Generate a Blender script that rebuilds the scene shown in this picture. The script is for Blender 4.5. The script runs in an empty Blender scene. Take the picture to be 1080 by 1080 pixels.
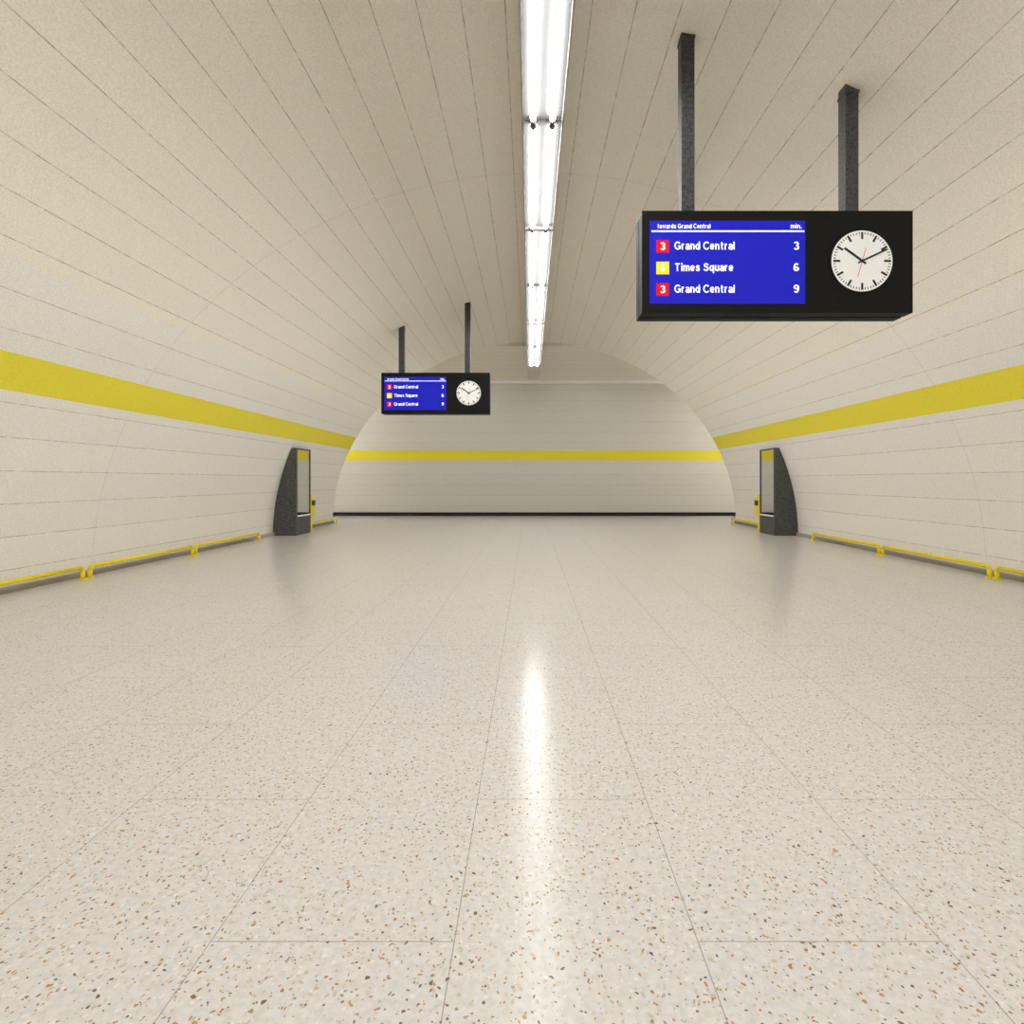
import bpy, bmesh, math
from mathutils import Vector, Matrix
S=1.3
A,B=4.78,4.29
Y0,Y1,YE=-9.0,12.97,15.6
sc=bpy.context.scene
try:
    sc.view_settings.view_transform='Standard'
except Exception as e: print(e)

def lin(c):
    r=[]
    for v in c:
        v/=255.0
        r.append(v/12.92 if v<=.04045 else ((v+.055)/1.055)**2.4)
    return (r[0],r[1],r[2],1)

# ---------- node helper
class NT:
    def __init__(s,name):
        s.m=bpy.data.materials.new(name); s.m.use_nodes=True
        s.t=s.m.node_tree; s.b=s.t.nodes['Principled BSDF']
    def n(s,ty,**k):
        x=s.t.nodes.new(ty)
        for a,b in k.items(): setattr(x,a,b)
        return x
    def put(s,v,sock):
        if isinstance(v,(int,float)): sock.default_value=v
        elif isinstance(v,tuple): sock.default_value=v
        else: s.t.links.new(v,sock)
    def math(s,op,a,b=0.0,c=0.0):
        x=s.n('ShaderNodeMath',operation=op)
        s.put(a,x.inputs[0]); s.put(b,x.inputs[1]); s.put(c,x.inputs[2])
        return x.outputs[0]
    def mix(s,f,a,b):
        x=s.n('ShaderNodeMix',data_type='RGBA')
        s.put(f,x.inputs['Factor']); s.put(a,x.inputs[6]); s.put(b,x.inputs[7])
        return x.outputs[2]
    def noise(s,vec,scale,detail=2,rough=.5):
        x=s.n('ShaderNodeTexNoise'); s.put(vec,x.inputs['Vector'])
        x.inputs['Scale'].default_value=scale; x.inputs['Detail'].default_value=detail; x.inputs['Roughness'].default_value=rough
        return x.outputs['Fac']
    def voro(s,vec,scale):
        x=s.n('ShaderNodeTexVoronoi'); s.put(vec,x.inputs['Vector']); x.inputs['Scale'].default_value=scale
        return x
    def ramp(s,f,lo,hi,a=0.0,b=1.0):
        x=s.n('ShaderNodeMapRange'); s.put(f,x.inputs['Value'])
        x.inputs['From Min'].default_value=lo; x.inputs['From Max'].default_value=hi
        x.inputs['To Min'].default_value=a; x.inputs['To Max'].default_value=b
        return x.outputs[0]
    def bump(s,h,st,dist=.01):
        x=s.n('ShaderNodeBump'); x.inputs['Strength'].default_value=st; x.inputs['Distance'].default_value=dist
        s.put(h,x.inputs['Height']); s.t.links.new(x.outputs[0],s.b.inputs['Normal'])
    def line(s,u,period,half):   # 1 on seam
        f=s.math('FRACT',s.math('DIVIDE',u,period))
        d=s.math('MINIMUM',f,s.math('SUBTRACT',1.0,f))
        d=s.math('MULTIPLY',d,period)
        return s.math('LESS_THAN',d,half)

def wallmat(name,base,seamcol,half=.0045,ring=True,seamamt=.75,per=.3):
    q=NT(name)
    uv=q.n('ShaderNodeUVMap'); uv.uv_map='UVMap'
    sp=q.n('ShaderNodeSeparateXYZ'); q.put(uv.outputs[0],sp.inputs[0])
    u,v=sp.outputs[0],sp.outputs[1]
    geo=q.n('ShaderNodeTexCoord').outputs['Object']
    s1=q.line(u,per,half)
    dash=q.ramp(q.noise(geo,9,2,.7),.36,.62,.25,1.0)
    s1=q.math('MULTIPLY',s1,dash)
    if ring:
        s2=q.math('MULTIPLY',q.line(q.math('ADD',v,.25),6.1,.005),.3)
        s1=q.math('MAXIMUM',s1,s2)
    grain=q.noise(geo,60,2,.75)
    dk=tuple([c*.86 for c in base[:3]]+[1]); lt=tuple([min(1,c*1.05) for c in base[:3]]+[1])
    c=q.mix(q.ramp(grain,.3,.65),dk,lt)
    wn=q.n('ShaderNodeTexWhiteNoise',noise_dimensions='1D'); q.put(q.math('FLOOR',q.math('DIVIDE',u,per)),wn.inputs['W'])
    c=q.mix(q.ramp(wn.outputs['Value'],0,1,0,.04),c,lin((150,140,125)))
    c=q.mix(q.math('MULTIPLY',s1,seamamt),c,seamcol)
    q.put(c,q.b.inputs['Base Color']); q.b.inputs['Roughness'].default_value=.5
    q.b.inputs['Specular IOR Level'].default_value=.35
    q.bump(grain,.18,.006)
    return q.m
M={}
M['wall']=wallmat('wall_panels',lin((238,234,226)),lin((110,98,80)),seamamt=.55,half=.004)
M['ceil']=wallmat('ceiling_panels',lin((240,233,219)),lin((90,78,60)),half=.0042,seamamt=.6)
M['farwall']=wallmat('far_wall_panels',lin((217,216,209)),lin((140,130,115)),ring=False,half=.005,seamamt=.4)

def simple(name,col,rough=.5,metal=0,grain=0,gs=60,gcol=None,emi=0,spec=.5,bump=0):
    q=NT(name); q.b.inputs['Roughness'].default_value=rough; q.b.inputs['Metallic'].default_value=metal
    q.b.inputs['Specular IOR Level'].default_value=spec
    geo=q.n('ShaderNodeTexCoord').outputs['Object']
    g=q.noise(geo,gs,2,.7)
    gc=gcol or tuple([c*.7 for c in col[:3]]+[1])
    c=q.mix(q.ramp(g,.42,.65,0,grain),col,gc)
    q.put(c,q.b.inputs['Base Color'])
    if bump: q.bump(g,bump,.004)
    if emi:
        q.put(c,q.b.inputs['Emission Color']); q.b.inputs['Emission Strength'].default_value=emi
    return q.m
M['stripe']=simple('yellow_stripe',lin((234,220,54)),.5,grain=.3,gs=50,bump=.15)
M['yellow']=simple('yellow_paint',lin((240,220,20)),.4,grain=.15,gs=30)
M['granite']=simple('dark_granite',lin((88,88,90)),.5,grain=.95,gs=34,gcol=lin((36,36,38)))
M['post']=simple('dark_steel',lin((80,80,82)),.55,grain=.9,gs=50,gcol=lin((44,44,46)),spec=.3)
M['black']=simple('black_casing',lin((20,20,20)),.6,grain=.8,gs=90,gcol=lin((30,30,30)),spec=.15)
M['groove']=simple('casing_groove',lin((74,73,70)),.7,spec=.1)
M['base']=simple('grey_skirting',lin((175,168,156)),.6,grain=.4)
M['dbase']=simple('dark_skirting',lin((40,40,42)),.6,grain=.4,spec=.2)
M['white']=simple('white_enamel',lin((250,250,248)),.35)
M['tray']=simple('lamp_tray',lin((66,66,66)),.7,spec=.1)
M['lip']=simple('lamp_lip',lin((125,123,118)),.7,spec=.1)
M['beam']=simple('beam_paint',lin((215,208,194)),.6,grain=.2)
M['cap']=simple('lamp_socket',lin((110,109,105)),.5,spec=.2)
M['dcap']=simple('lamp_tube_cap',lin((60,58,56)),.5,spec=.2)
M['blue']=simple('blue_screen',lin((30,32,180)),.45,emi=.4,spec=.15)
M['txt']=simple('white_text',lin((245,245,250)),.5,emi=.6)
M['red']=simple('red_badge',lin((225,15,30)),.5,emi=.3,spec=.2)
M['yel']=simple('yellow_badge',lin((245,235,30)),.5,emi=.25,spec=.2)
M['face']=simple('clock_dial',lin((236,236,235)),.4,emi=.2)
M['ink']=simple('clock_ink',lin((16,16,16)),.5)
M['sec']=simple('clock_red',lin((210,60,50)),.5)
M['mirror']=simple('mirror_glass',lin((235,235,233)),.03,metal=1)
q=NT('fluorescent_tube'); q.b.inputs['Base Color'].default_value=(1,1,1,1)
q.b.inputs['Emission Color'].default_value=(1,.98,.955,1); q.b.inputs['Emission Strength'].default_value=62; M['tube']=q.m

# ---------- floor material
q=NT('terrazzo')
tc=q.n('ShaderNodeTexCoord').outputs['Object']
sp=q.n('ShaderNodeSeparateXYZ'); q.put(tc,sp.inputs[0])
X=q.math('DIVIDE',sp.outputs[0],S); Y=q.math('DIVIDE',sp.outputs[1],S)
u=q.math('ADD',q.math('DIVIDE',X,.5287),100.5); col=q.math('FLOOR',u)
v=q.math('ADD',q.math('ADD',q.math('DIVIDE',Y,1.06),99.38),q.math('MULTIPLY',q.math('MODULO',col,2.0),.5))
fu=q.math('FRACT',u); fv=q.math('FRACT',v)
du=q.math('MULTIPLY',q.math('MINIMUM',fu,q.math('SUBTRACT',1.0,fu)),.5287)
dv=q.math('MULTIPLY',q.math('MINIMUM',fv,q.math('SUBTRACT',1.0,fv)),1.06)
seam=q.math('LESS_THAN',q.math('MINIMUM',du,dv),.0013)
warp=q.n('ShaderNodeTexNoise'); q.put(tc,warp.inputs['Vector']); warp.inputs['Scale'].default_value=45; warp.inputs['Detail'].default_value=1
wv=q.n('ShaderNodeVectorMath',operation='SCALE'); q.put(warp.outputs['Color'],wv.inputs[0]); wv.inputs['Scale'].default_value=.022
wa=q.n('ShaderNodeVectorMath',operation='ADD'); q.put(tc,wa.inputs[0]); q.put(wv.outputs[0],wa.inputs[1]); tcw=wa.outputs[0]
base=q.mix(q.ramp(q.noise(tc,40,2,.7),.35,.65),lin((204,203,199)),lin((217,216,213)))
def specks(c,scale,thr,prob,cols,amt=.85):
    vo=q.voro(tcw,scale)
    s3=q.n('ShaderNodeSeparateColor'); q.put(vo.outputs['Color'],s3.inputs[0])
    th=q.math('MULTIPLY',q.math('ADD',q.math('MULTIPLY',s3.outputs[2],.8),.3),thr)
    m=q.math('MULTIPLY',q.math('LESS_THAN',vo.outputs['Distance'],th),q.math('LESS_THAN',s3.outputs[0],prob))
    cr=q.n('ShaderNodeValToRGB'); cr.color_ramp.interpolation='CONSTANT'
    e=cr.color_ramp.elements
    while len(e)<len(cols): e.new(.5)
    for i,cc in enumerate(cols): e[i].position=i/len(cols); e[i].color=cc
    q.put(s3.outputs[1],cr.inputs[0])
    return q.mix(q.math('MULTIPLY',m,amt),c,cr.outputs[0])
br=[lin((166,108,44)),lin((110,82,52)),lin((186,138,72)),lin((96,84,66)),lin((174,124,62)),lin((150,136,112))]
c=specks(base,60,.40,.4,[lin((196,190,176)),lin((226,225,222)),lin((190,182,164)),lin((202,194,174))])
c=specks(c,42,.29,.40,br,.9)
c=specks(c,90,.34,.40,br,.85)
c=q.mix(q.math('MULTIPLY',seam,.6),c,lin((120,115,105)))
q.put(c,q.b.inputs['Base Color'])
q.b.inputs['Roughness'].default_value=.19
q.b.inputs['Specular IOR Level'].default_value=.14
M['floor']=q.m

# ---------- geometry helpers
def link(o,parent=None):
    sc.collection.objects.link(o)
    if parent: o.parent=parent
    return o
def empty(name,loc=(0,0,0)):
    e=bpy.data.objects.new(name,None); e.location=Vector(loc)*S; e.empty_display_size=.2; return link(e)
def mesh(name,verts,faces,mats,uvs=None,fm=None,smooth=False,parent=None):
    me=bpy.data.meshes.new(name); me.from_pydata([Vector(v)*S for v in verts],[],faces)
    for m in mats: me.materials.append(m)
    if uvs:
        l=me.uv_layers.new(name='UVMap')
        for p in me.polygons:
            for li in p.loop_indices: l.data[li].uv=uvs[me.loops[li].vertex_index]
    for i,p in enumerate(me.polygons):
        if fm: p.material_index=fm[i]
        p.use_smooth=smooth
    me.update()
    return link(bpy.data.objects.new(name,me),parent)
class MB:  # multi-part mesh builder
    def __init__(s): s.bm=bmesh.new(); s.mats=[]
    def mi(s,m):
        if m not in s.mats: s.mats.append(m)
        return s.mats.index(m)
    def box(s,a,b,m,bev=0):
        a=Vector(a);b=Vector(b)
        r=bmesh.ops.create_cube(s.bm,size=1)
        vs=r['verts']
        for v in vs: v.co=Vector([(a[i]+b[i])/2+v.co[i]*(b[i]-a[i]) for i in range(3)])
        fs={f for v in vs for f in v.link_faces}
        k=s.mi(m)
        for f in fs: f.material_index=k
        if bev:
            es={e for v in vs for e in v.link_edges}
            rr=bmesh.ops.bevel(s.bm,geom=list(es),offset=bev,segments=2,affect='EDGES',profile=.5)
            for f in rr['faces']: f.material_index=k
    def cyl(s,p0,p1,r,m,seg=16):
        p0=Vector(p0);p1=Vector(p1);d=p1-p0
        mat=Matrix.Translation((p0+p1)/2)@d.to_track_quat('Z','Y').to_matrix().to_4x4()
        rr=bmesh.ops.create_cone(s.bm,cap_ends=True,segments=seg,radius1=r,radius2=r,depth=d.length,matrix=mat)
        k=s.mi(m)
        for f in {f for v in rr['verts'] for f in v.link_faces}:
            f.material_index=k; f.smooth=len(f.verts)==4
    def sph(s,p,r,m):
        rr=bmesh.ops.create_uvsphere(s.bm,u_segments=12,v_segments=8,radius=r,matrix=Matrix.Translation(Vector(p)))
        k=s.mi(m)
        for f in {f for v in rr['verts'] for f in v.link_faces}: f.material_index=k; f.smooth=True
    def poly(s,pts,m):
        f=s.bm.faces.new([s.bm.verts.new(Vector(p)) for p in pts]); f.material_index=s.mi(m)
    def done(s,name,parent=None,loc=None):
        bmesh.ops.scale(s.bm,vec=(S,S,S),verts=s.bm.verts)
        me=bpy.data.meshes.new(name); s.bm.to_mesh(me); s.bm.free()
        for m in s.mats: me.materials.append(m)
        o=bpy.data.objects.new(name,me)
        if loc: o.location=Vector(loc)*S
        return link(o,parent)

def wx(z): return A*math.sqrt(max(0,1-(z/B)**2))

N=400
L=0; last=None
th=[math.pi/2*i/N for i in range(N+1)]
tab=[]
for t in th:
    p=(A*math.cos(t),B*math.sin(t))
    if last: L+=math.hypot(p[0]-last[0],p[1]-last[1])
    tab.append((p[0],p[1],L)); last=p
def arc(z):
    for i in range(N):
        if tab[i][1]<=z<=tab[i+1][1]:
            f=(z-tab[i][1])/(tab[i+1][1]-tab[i][1]); return tab[i][2]+f*(tab[i+1][2]-tab[i][2])
    return L
SPLIT=2.6; ST0,ST1=1.74,2.02
zs=sorted(set([round(SPLIT*i/60,4) for i in range(61)]+[ST0,ST1]))
def wall(name,sg):
    vs=[];uv=[];fs=[];fm=[]
    for z in zs:
        u=arc(z)+.1
        for y in (Y0,Y1):
            vs.append((sg*wx(z),y,z)); uv.append((u,y))
    for i in range(len(zs)-1):
        a=2*i; f=(a,a+2,a+3,a+1)
        if sg>0: f=f[::-1]
        fs.append(f); zm=(zs[i]+zs[i+1])/2; fm.append(1 if ST0<zm<ST1 else 0)
    return mesh(name,vs,fs,[M['wall'],M['stripe']],uv,fm,True)
wall('wall_left',-1); wall('wall_right',1)
t0=math.asin(SPLIT/B); n=128
vs=[];uv=[];fs=[]
for i in range(n+1):
    t=t0+(math.pi-2*t0)*i/n
    x,z=A*math.cos(t),B*math.sin(t)
    u=arc(z)+.1
    if x<0: u=2*(L+.1)-u
    if abs(x)<1e-6: u=L+.1
    for y in (Y0,Y1): vs.append((x,y,z)); uv.append((u,y))
for i in range(n):
    a=2*i; fs.append((a,a+2,a+3,a+1)[::-1])
mesh('ceiling',vs,fs,[M['ceil']],uv,None,True)
XW=9.5
mesh('floor',[(-XW,Y0,0),(XW,Y0,0),(XW,YE+.05,0),(-XW,YE+.05,0)],[(0,1,2,3)],[M['floor']])
vs=[(0,Y0,0)];uv=[(0,0)]
for i in range(65):
    t=math.pi*i/64; vs.append((A*math.cos(t),Y0,B*math.sin(t))); uv.append((B*math.sin(t),A*math.cos(t)))
mesh('wall_rear',vs,[(0,i+1,i+2) for i in range(64)],[M['farwall']],uv)
HT=3.81
levels=[0,1.57,1.865,HT]
vs=[];uv=[];fs=[];fm=[]
for z in levels:
    for x in(-XW,XW): vs.append((x,YE,z)); uv.append((z+.02,x))
for i in range(3): a=2*i; fs.append((a,a+1,a+3,a+2)); fm.append(1 if i==1 else 0)
mesh('wall_far',vs,fs,[M['farwall'],M['stripe']],uv,fm)
HZ=4.19
vs=[];uv=[];fs=[]
for i in range(17):
    f=i/16; y=Y1+(YE-Y1)*f; z=HZ-(HZ-HT)*(f**1.3)
    for x in(-XW,XW): vs.append((x,y,z)); uv.append((f*2.7+.15,x))
for i in range(16): a=2*i; fs.append((a,a+2,a+3,a+1))
mesh('ceiling_passage',vs,fs,[M['ceil']],uv,None,True)
tc_=math.asin(HZ/B)
pts=[]
for i in range(65):
    t=tc_*i/64; pts.append((A*math.cos(t),B*math.sin(t)))
vs=[];uv=[];fs=[]
for sg in(-1,1):
    b=len(vs)
    for x,z in pts:
        vs+= [(sg*x,Y1,z),(sg*XW,Y1,z)]; uv+=[(z,sg*x),(z,sg*XW)]
    for i in range(64): a=b+2*i; fs.append((a,a+1,a+3,a+2))
b=len(vs)
hp=[]
for i in range(33):
    t=tc_+(math.pi-2*tc_)*i/32; hp.append((A*math.cos(t),B*math.sin(t)))
for x,z in hp: vs+=[(x,Y1,HZ),(x,Y1,z+.001)]; uv+=[(.15,x),(.16,x)]
for i in range(32): a=b+2*i; fs.append((a,a+1,a+3,a+2))
mesh('wall_passage',vs,fs,[M['ceil']],uv)
for nm,sg in(('wall_passage_left',-1),('wall_passage_right',1)):
    x=sg*XW
    mesh(nm,[(x,Y1,0),(x,YE,0),(x,YE,HT),(x,Y1,HZ)],[(0,1,2,3)],[M['farwall']],[(0,0),(0,2),(3.8,2),(4,0)])
m=MB(); m.box((-XW,YE-.05,0),(XW,YE,.10),M['dbase']); m.done('baseboard_far')
m=MB(); m.box((-XW,YE-.12,HT-.05),(XW,YE,HT+.03),M['white']); m.done('trim_far')
for nm,sg in(('baseboard_left',-1),('baseboard_right',1)):
    m=MB(); a,b=sorted((sg*(A-.035),sg*(A+.01))); m.box((a,Y0,0),(b,Y1,.06),M['base']); m.done(nm)

# ---------- light fixture
lf=empty('ceiling_light_fixture',(0,0,0))
ZB=3.86; HW=.165
m=MB(); m.box((-HW,Y0+.02,ZB),(HW,YE-.02,4.27),M['beam']); 
m.box((-HW,Y0+.02,ZB-.04),(-HW+.012,13.45,ZB),M['lip']); m.box((HW-.012,Y0+.02,ZB-.04),(HW,13.45,ZB),M['lip'])
m.done('housing',lf)
m=MB(); t=MB(); j=13.45; k=0
P=1.825
while j-P>Y0:
    a=j-P; 
    m.box((-HW+.015,a+.01,ZB-.008),(HW-.015,j-.01,ZB+.0),M['tray'])
    for x in(-.075,.075):
        t.cyl((x,a+.05,ZB-.035),(x,j-.05,ZB-.035),.021,M['tube'],8)
        for y_a,y_b in((a+.03,a+.05),(j-.05,j-.03)):
            m.cyl((x,y_a,ZB-.035),(x,y_b,ZB-.035),.023,M['dcap'],12)
            m.box((x-.012,y_a,ZB-.035),(x+.012,y_b,ZB),M['cap'])
    if k%2==0: m.box((-HW,j-.02,ZB-.045),(HW,j+.02,ZB-.0),M['cap'])
    j=a;k+=1
m.done('reflector_trays',lf); t.done('fluorescent_tubes',lf)
for sg in(-1,1):  # added fill lamps, out of view at both sides, to brighten the end wall
    e=empty('added_passage_fill',(sg*7.2,14.2,0))
    m=MB(); m.box((-1.6,-.16,3.78),(1.6,.16,4.08),M['beam']); m.done('housing',e)
    m=MB()
    for y in(-.07,.07): m.cyl((-1.5,y,3.74),(1.5,y,3.74),.021,M['tube'],8)
    m.done('fluorescent_tubes',e)
    m=MB()
    for y in(-.07,.07):
        for x in(-1.53,1.53): m.box((x-.03,y-.025,3.71),(x+.03,y+.025,3.79),M['cap'])
    m.done('sockets',e)

# ---------- lettering (bold sans built from strokes)
def ar(cx,cy,rx,ry,a0,a1,n=14):
    return [(cx+rx*math.cos(math.radians(a0+(a1-a0)*i/n)),cy+ry*math.sin(math.radians(a0+(a1-a0)*i/n))) for i in range(n+1)]
sS=[(.40,.53),(.33,.63),(.2,.67),(.08,.63),(.05,.54),(.11,.44),(.22,.39),(.34,.34),(.40,.24),(.36,.12),(.22,.07),(.08,.11),(.0,.22)]
six=[ar(.24,.29,.2,.21,0,360,20),ar(.26,.5,.22,.42,45,180)+[(.04,.29)]]
G={
'l':[[(0,0),(0,1)]],'i':[[(0,0),(0,.75)],[(0,.86),(0,1.02)]],
'n':[[(0,0),(0,.75)],ar(.19,.46,.19,.2,180,0)+[(.38,0)]],
'r':[[(0,0),(0,.75)],ar(.2,.45,.2,.21,180,80)],
'a':[ar(.2,.49,.19,.18,165,0)+[(.39,0)],ar(.195,.22,.195,.15,0,360,20)],
'd':[[(.42,0),(.42,1)],ar(.21,.37,.21,.29,0,360,20)],
'e':[[(0,.37),(.42,.37)],ar(.21,.37,.21,.29,0,325,20)],
't':[[(.13,.95),(.13,.2),(.18,.09),(.3,.085)],[(0,.67),(.3,.67)]],
'o':[ar(.22,.37,.22,.29,0,360,20)],'s':[sS],
'm':[[(0,0),(0,.75)],ar(.16,.47,.16,.19,180,0)+[(.32,0)],ar(.48,.47,.16,.19,180,0)+[(.64,0)]],
'u':[[(.38,.75),(.38,0)],[(0,.75),(0,.29)]+ar(.19,.28,.19,.2,180,360)],
'q':[[(.42,.75),(.42,-.26)],ar(.21,.37,.21,.29,0,360,20)],
'w':[[(0,.75),(.15,.04),(.29,.68),(.43,.04),(.58,.75)]],
'G':[ar(.36,.5,.35,.43,42,325,20)+[(.68,.22),(.68,.44),(.4,.44)]],
'C':[ar(.36,.5,.35,.43,40,320,20)],
'T':[[(0,.92),(.62,.92)],[(.31,.92),(.31,0)]],
'S':[[(x*1.4,y*1.4-.015) for x,y in sS]],
'3':[ar(.22,.71,.19,.215,155,-90),ar(.22,.28,.21,.215,90,-155)],
'6':six,'9':[[(.48-x,1-y) for x,y in p] for p in six],
'4':[[(.36,0),(.36,.94),(.0,.3),(.02,.27),(.52,.27)]],
'.':[[(0,0),(0,.17)]],
}
def text(s,x0,x1,base,cap,mat,parent,name,y=-.006,w=.165):
    hw=w/2; cx=0; quads=[]; 
    for ch in s:
        if ch==' ': cx+=.32; continue
        st=G[ch]; mn=min(p[0] for q_ in st for p in q_); mx=max(p[0] for q_ in st for p in q_)
        off=cx-mn+hw
        for pl in st:
            pl=[Vector((p[0]+off,p[1])) for p in pl]; m_=len(pl); ls=[];rs=[]
            closed=(pl[0]-pl[-1]).length<1e-5
            for i in range(m_):
                if closed and i in(0,m_-1): d0=(pl[-1]-pl[-2]).normalized(); d1=(pl[1]-pl[0]).normalized()
                else:
                    d0=(pl[i]-pl[i-1]).normalized() if i>0 else (pl[1]-pl[0]).normalized()
                    d1=(pl[i+1]-pl[i]).normalized() if i<m_-1 else d0
                t_=(d0+d1)
                t_=t_.normalized() if t_.length>.05 else d0
                k_=min(1/max(.3,t_.dot(d0)),1.8); nn=Vector((-t_.y,t_.x))*hw*k_
                ls.append(pl[i]+nn); rs.append(pl[i]-nn)
            for i in range(m_-1): quads.append((ls[i],rs[i],rs[i+1],ls[i+1]))
        cx+=mx-mn+w+.1
    W=cx-.1
    X0,X1=(x0-677)/PX,(x1-677)/PX; Z0=(330-base)/PX; c_=cap/PX
    m=MB()
    for q_ in quads: m.poly([(X0+p.x/W*(X1-X0),y,Z0+p.y*c_) for p in q_],mat)
    return m.done(name,parent)

# ---------- departure boards
PX=150.0
W_,H_,D_=286/PX,108/PX,.21
def board(X0,D,Z0):
    e=empty('hanging_departure_board',(X0,D,Z0))
    m=MB()
    m.box((0,0,0),(W_,.10,H_),M['black'],.004)
    m.box((.014,.095,.014),(W_-.014,.125,H_-.014),M['groove'])
    m.box((0,.12,0),(W_,D_,H_),M['black'],.004)
    m.done('casing',e)
    m=MB()
    for a in(.293,1.463):
        ctop=B*math.sqrt(1-(min(abs(X0+a),abs(X0+a+.095))/A)**2)
        low=B*math.sqrt(1-(max(abs(X0+a),abs(X0+a+.095))/A)**2)
        m.box((a,.055,H_-.01),(a+.095,.15,ctop-Z0+.01),M['post'],.004)
        m.box((a-.003,.05,low-Z0-.02),(a+.098,.155,low-Z0+.0),M['post'])
    m.done('support_posts',e)
    def r(x0,y0,x1,y1,mt,n,y=-.003,t=.004):
        q=MB(); q.box(((x0-677)/PX,y,(330-y1)/PX),((x1-677)/PX,y+t,(330-y0)/PX),mt); return q.done(n,e)
    r(685,233,849,320.5,M['blue'],'screen')
    r(687,243.3,848,244.9,M['txt'],'header_line',-.0045)
    text('towards Grand Central',693,749,241.3,4.9,M['txt'],e,'header_text')
    text('min.',833.5,845,241.3,4.9,M['txt'],e,'header_min')
    for i,(n_,s_,mn) in enumerate((('3','Grand Central','3'),('4','Times Square','6'),('3','Grand Central','9'))):
        cy=260+i*22.7
        r(692,cy-6.5,705.5,cy+6.8,M['yel'] if n_=='4' else M['red'],'line_badge_%d'%(i+1),-.0045)
        text(n_,696,701.5,cy+4,8,M['txt'],e,'badge_number_%d'%(i+1))
        text(s_,711,774.5 if i!=1 else 773,cy+3.6,8.4,M['txt'],e,'destination_%d'%(i+1))
        text(mn,836.5,842.3,cy+3.6,8.4,M['txt'],e,'minutes_%d'%(i+1))
    cx,cz,R=(908-677)/PX,(330-276)/PX,32/PX
    m=MB()
    m.cyl((cx,.003,cz),(cx,-.010,cz),R+.004,M['black'],64)
    m.cyl((cx,.0,cz),(cx,-.013,cz),R,M['face'],64)
    def rad(ang,r0,r1,w,mt,y):
        a=math.radians(ang); d=Vector((math.sin(a),0,math.cos(a))); p=Vector((math.cos(a),0,-math.sin(a)))
        c=Vector((cx,y,cz)); pts=[c+d*r0-p*w,c+d*r1-p*w,c+d*r1+p*w,c+d*r0+p*w]
        m.poly(pts[::-1],mt)
    for k in range(60):
        if k%5==0: rad(k*6,R*.72,R*.95,R*.036,M['ink'],-.0140)
        else: rad(k*6,R*.87,R*.95,R*.014,M['ink'],-.0140)
    rad(-54,-R*.15,R*.72,R*.04,M['ink'],-.0152)
    rad(65,-R*.15,R*.9,R*.03,M['ink'],-.0160)
    rad(196,-R*.45,R*.55,R*.010,M['sec'],-.0168)
    m.cyl((cx,-.013,cz),(cx,-.018,cz),R*.05,M['ink'],16)
    m.done('clock',e)
board(.687,577/150,2.18)
board(-2.717,9.62,2.18)

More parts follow.
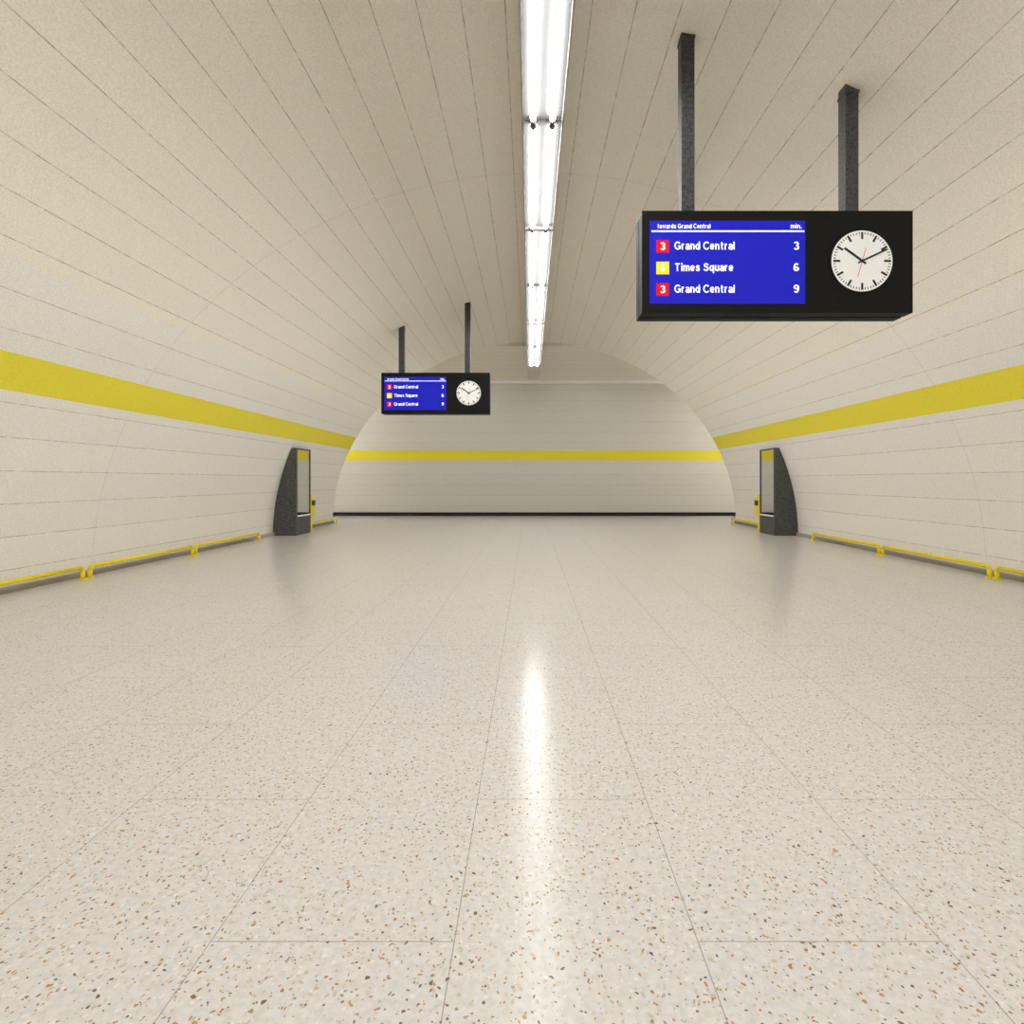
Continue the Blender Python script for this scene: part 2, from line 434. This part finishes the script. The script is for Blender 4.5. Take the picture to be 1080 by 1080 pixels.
# ---------- wall display cases with mirror
def case(sg):
    e=empty('wall_display_case',(0,0,0))
    y0,y1=9.95,10.6; xi=4.37; zt=1.60
    m=MB(); k=16
    out=[(wx(zt*i/k)-.004,zt*i/k) for i in range(k+1)]
    ring=[(xi,0)]+out+[(xi,zt)]
    if sg<0: ring=ring[::-1]
    f0=[m.bm.verts.new((sg*x,y0,z)) for x,z in ring]; f1=[m.bm.verts.new((sg*x,y1,z)) for x,z in ring]
    i0=m.mi(M['granite'])
    m.bm.faces.new(f0[:]); m.bm.faces.new(f1[::-1])
    n=len(ring)
    for i in range(n): m.bm.faces.new((f0[i],f1[i],f1[(i+1)%n],f0[(i+1)%n]))
    bmesh.ops.recalc_face_normals(m.bm,faces=m.bm.faces)
    def bx(ya,yb,za,zb,t,mt):
        a,b=sorted((sg*xi,sg*(xi-t))); m.box((a,ya,za),(b,yb,zb),mt)
    bx(y0,y0+.05,0,zt,.02,M['granite']); bx(y1-.03,y1,0,zt,.02,M['granite'])
    bx(y0+.05,y1-.03,0,.34,.02,M['granite']); bx(y0+.05,y1-.03,zt-.03,zt,.02,M['granite'])
    m.done('granite_surround',e)
    m=MB(); a,b=sorted((sg*(xi-.001),sg*(xi-.008)))
    m.box((a,y0+.05,.34),(b,y1-.03,zt-.03),M['mirror']); m.done('mirror_panel',e)
    m=MB(); a,b=sorted((sg*(xi-.005),sg*(xi-.03))); m.box((a,y0+.05,.34),(b,y1-.03,.36),M['white']); m.done('ledge',e)
case(-1); case(1)

# ---------- guard rails
def rail(sg,a,b):
    m=MB(); x=sg*4.62; z=.12; r=.021; c=.035
    m.cyl((x,a+c,z),(x,b-c,z),r,M['yellow'])
    for y,dr in((a,1),(b,-1)):
        pr=None
        for i in range(7):
            t=math.pi/2*i/6
            p=(x,y+dr*(c-c*math.sin(t)),z-c+c*math.cos(t))
            if pr: m.cyl(pr,p,r,M['yellow']); 
            m.sph(p,r,M['yellow']); pr=p
        m.cyl(pr,(x,y,.0),r,M['yellow'])
        m.cyl((x,y,.0),(x,y,.01),r*1.8,M['yellow'])
    m.done('guard_rail')
for sg in(-1,1):
    for a,b in((7.4,9.12),(5.62,7.32),(3.83,5.53),(2.04,3.74),(.25,1.95),(-1.54,.16),(11.3,12.8)): rail(sg,a,b)
def callbox(sg):
    m=MB(); 
    def bx(x0,x1,ya,yb,za,zb,mt,bv=0):
        a,b=sorted((sg*x0,sg*x1)); m.box((a,ya,za),(b,yb,zb),mt,bv)
    bx(4.50,4.70,11.0,11.2,.28,.66,M['yellow'],.01)
    bx(4.48,4.51,11.03,11.17,.5,.6,M['dcap'],.004)
    bx(4.51,4.62,10.98,11.0,.32,.62,M['yellow'],.003)
    bx(4.56,4.62,11.03,11.17,.0,.31,M['yellow'],.01)
    bx(4.54,4.66,11.05,11.15,.66,.72,M['yellow'],.01)
    m.done('emergency_call_box')
callbox(-1); callbox(1)

w=bpy.data.worlds.new('World'); sc.world=w; w.use_nodes=True
w.node_tree.nodes['Background'].inputs[0].default_value=(.8,.8,.8,1); w.node_tree.nodes['Background'].inputs[1].default_value=.3
cam=bpy.data.cameras.new('Camera'); co=bpy.data.objects.new('Camera',cam); link(co)
co.location=Vector((-.1,0,1))*S; co.rotation_euler=(math.pi/2,0,0)
cam.sensor_width=36; cam.lens=577/1080*36; cam.shift_x=-19/1080; cam.shift_y=-33/1080
cam.clip_start=.05; cam.clip_end=200
sc.camera=co
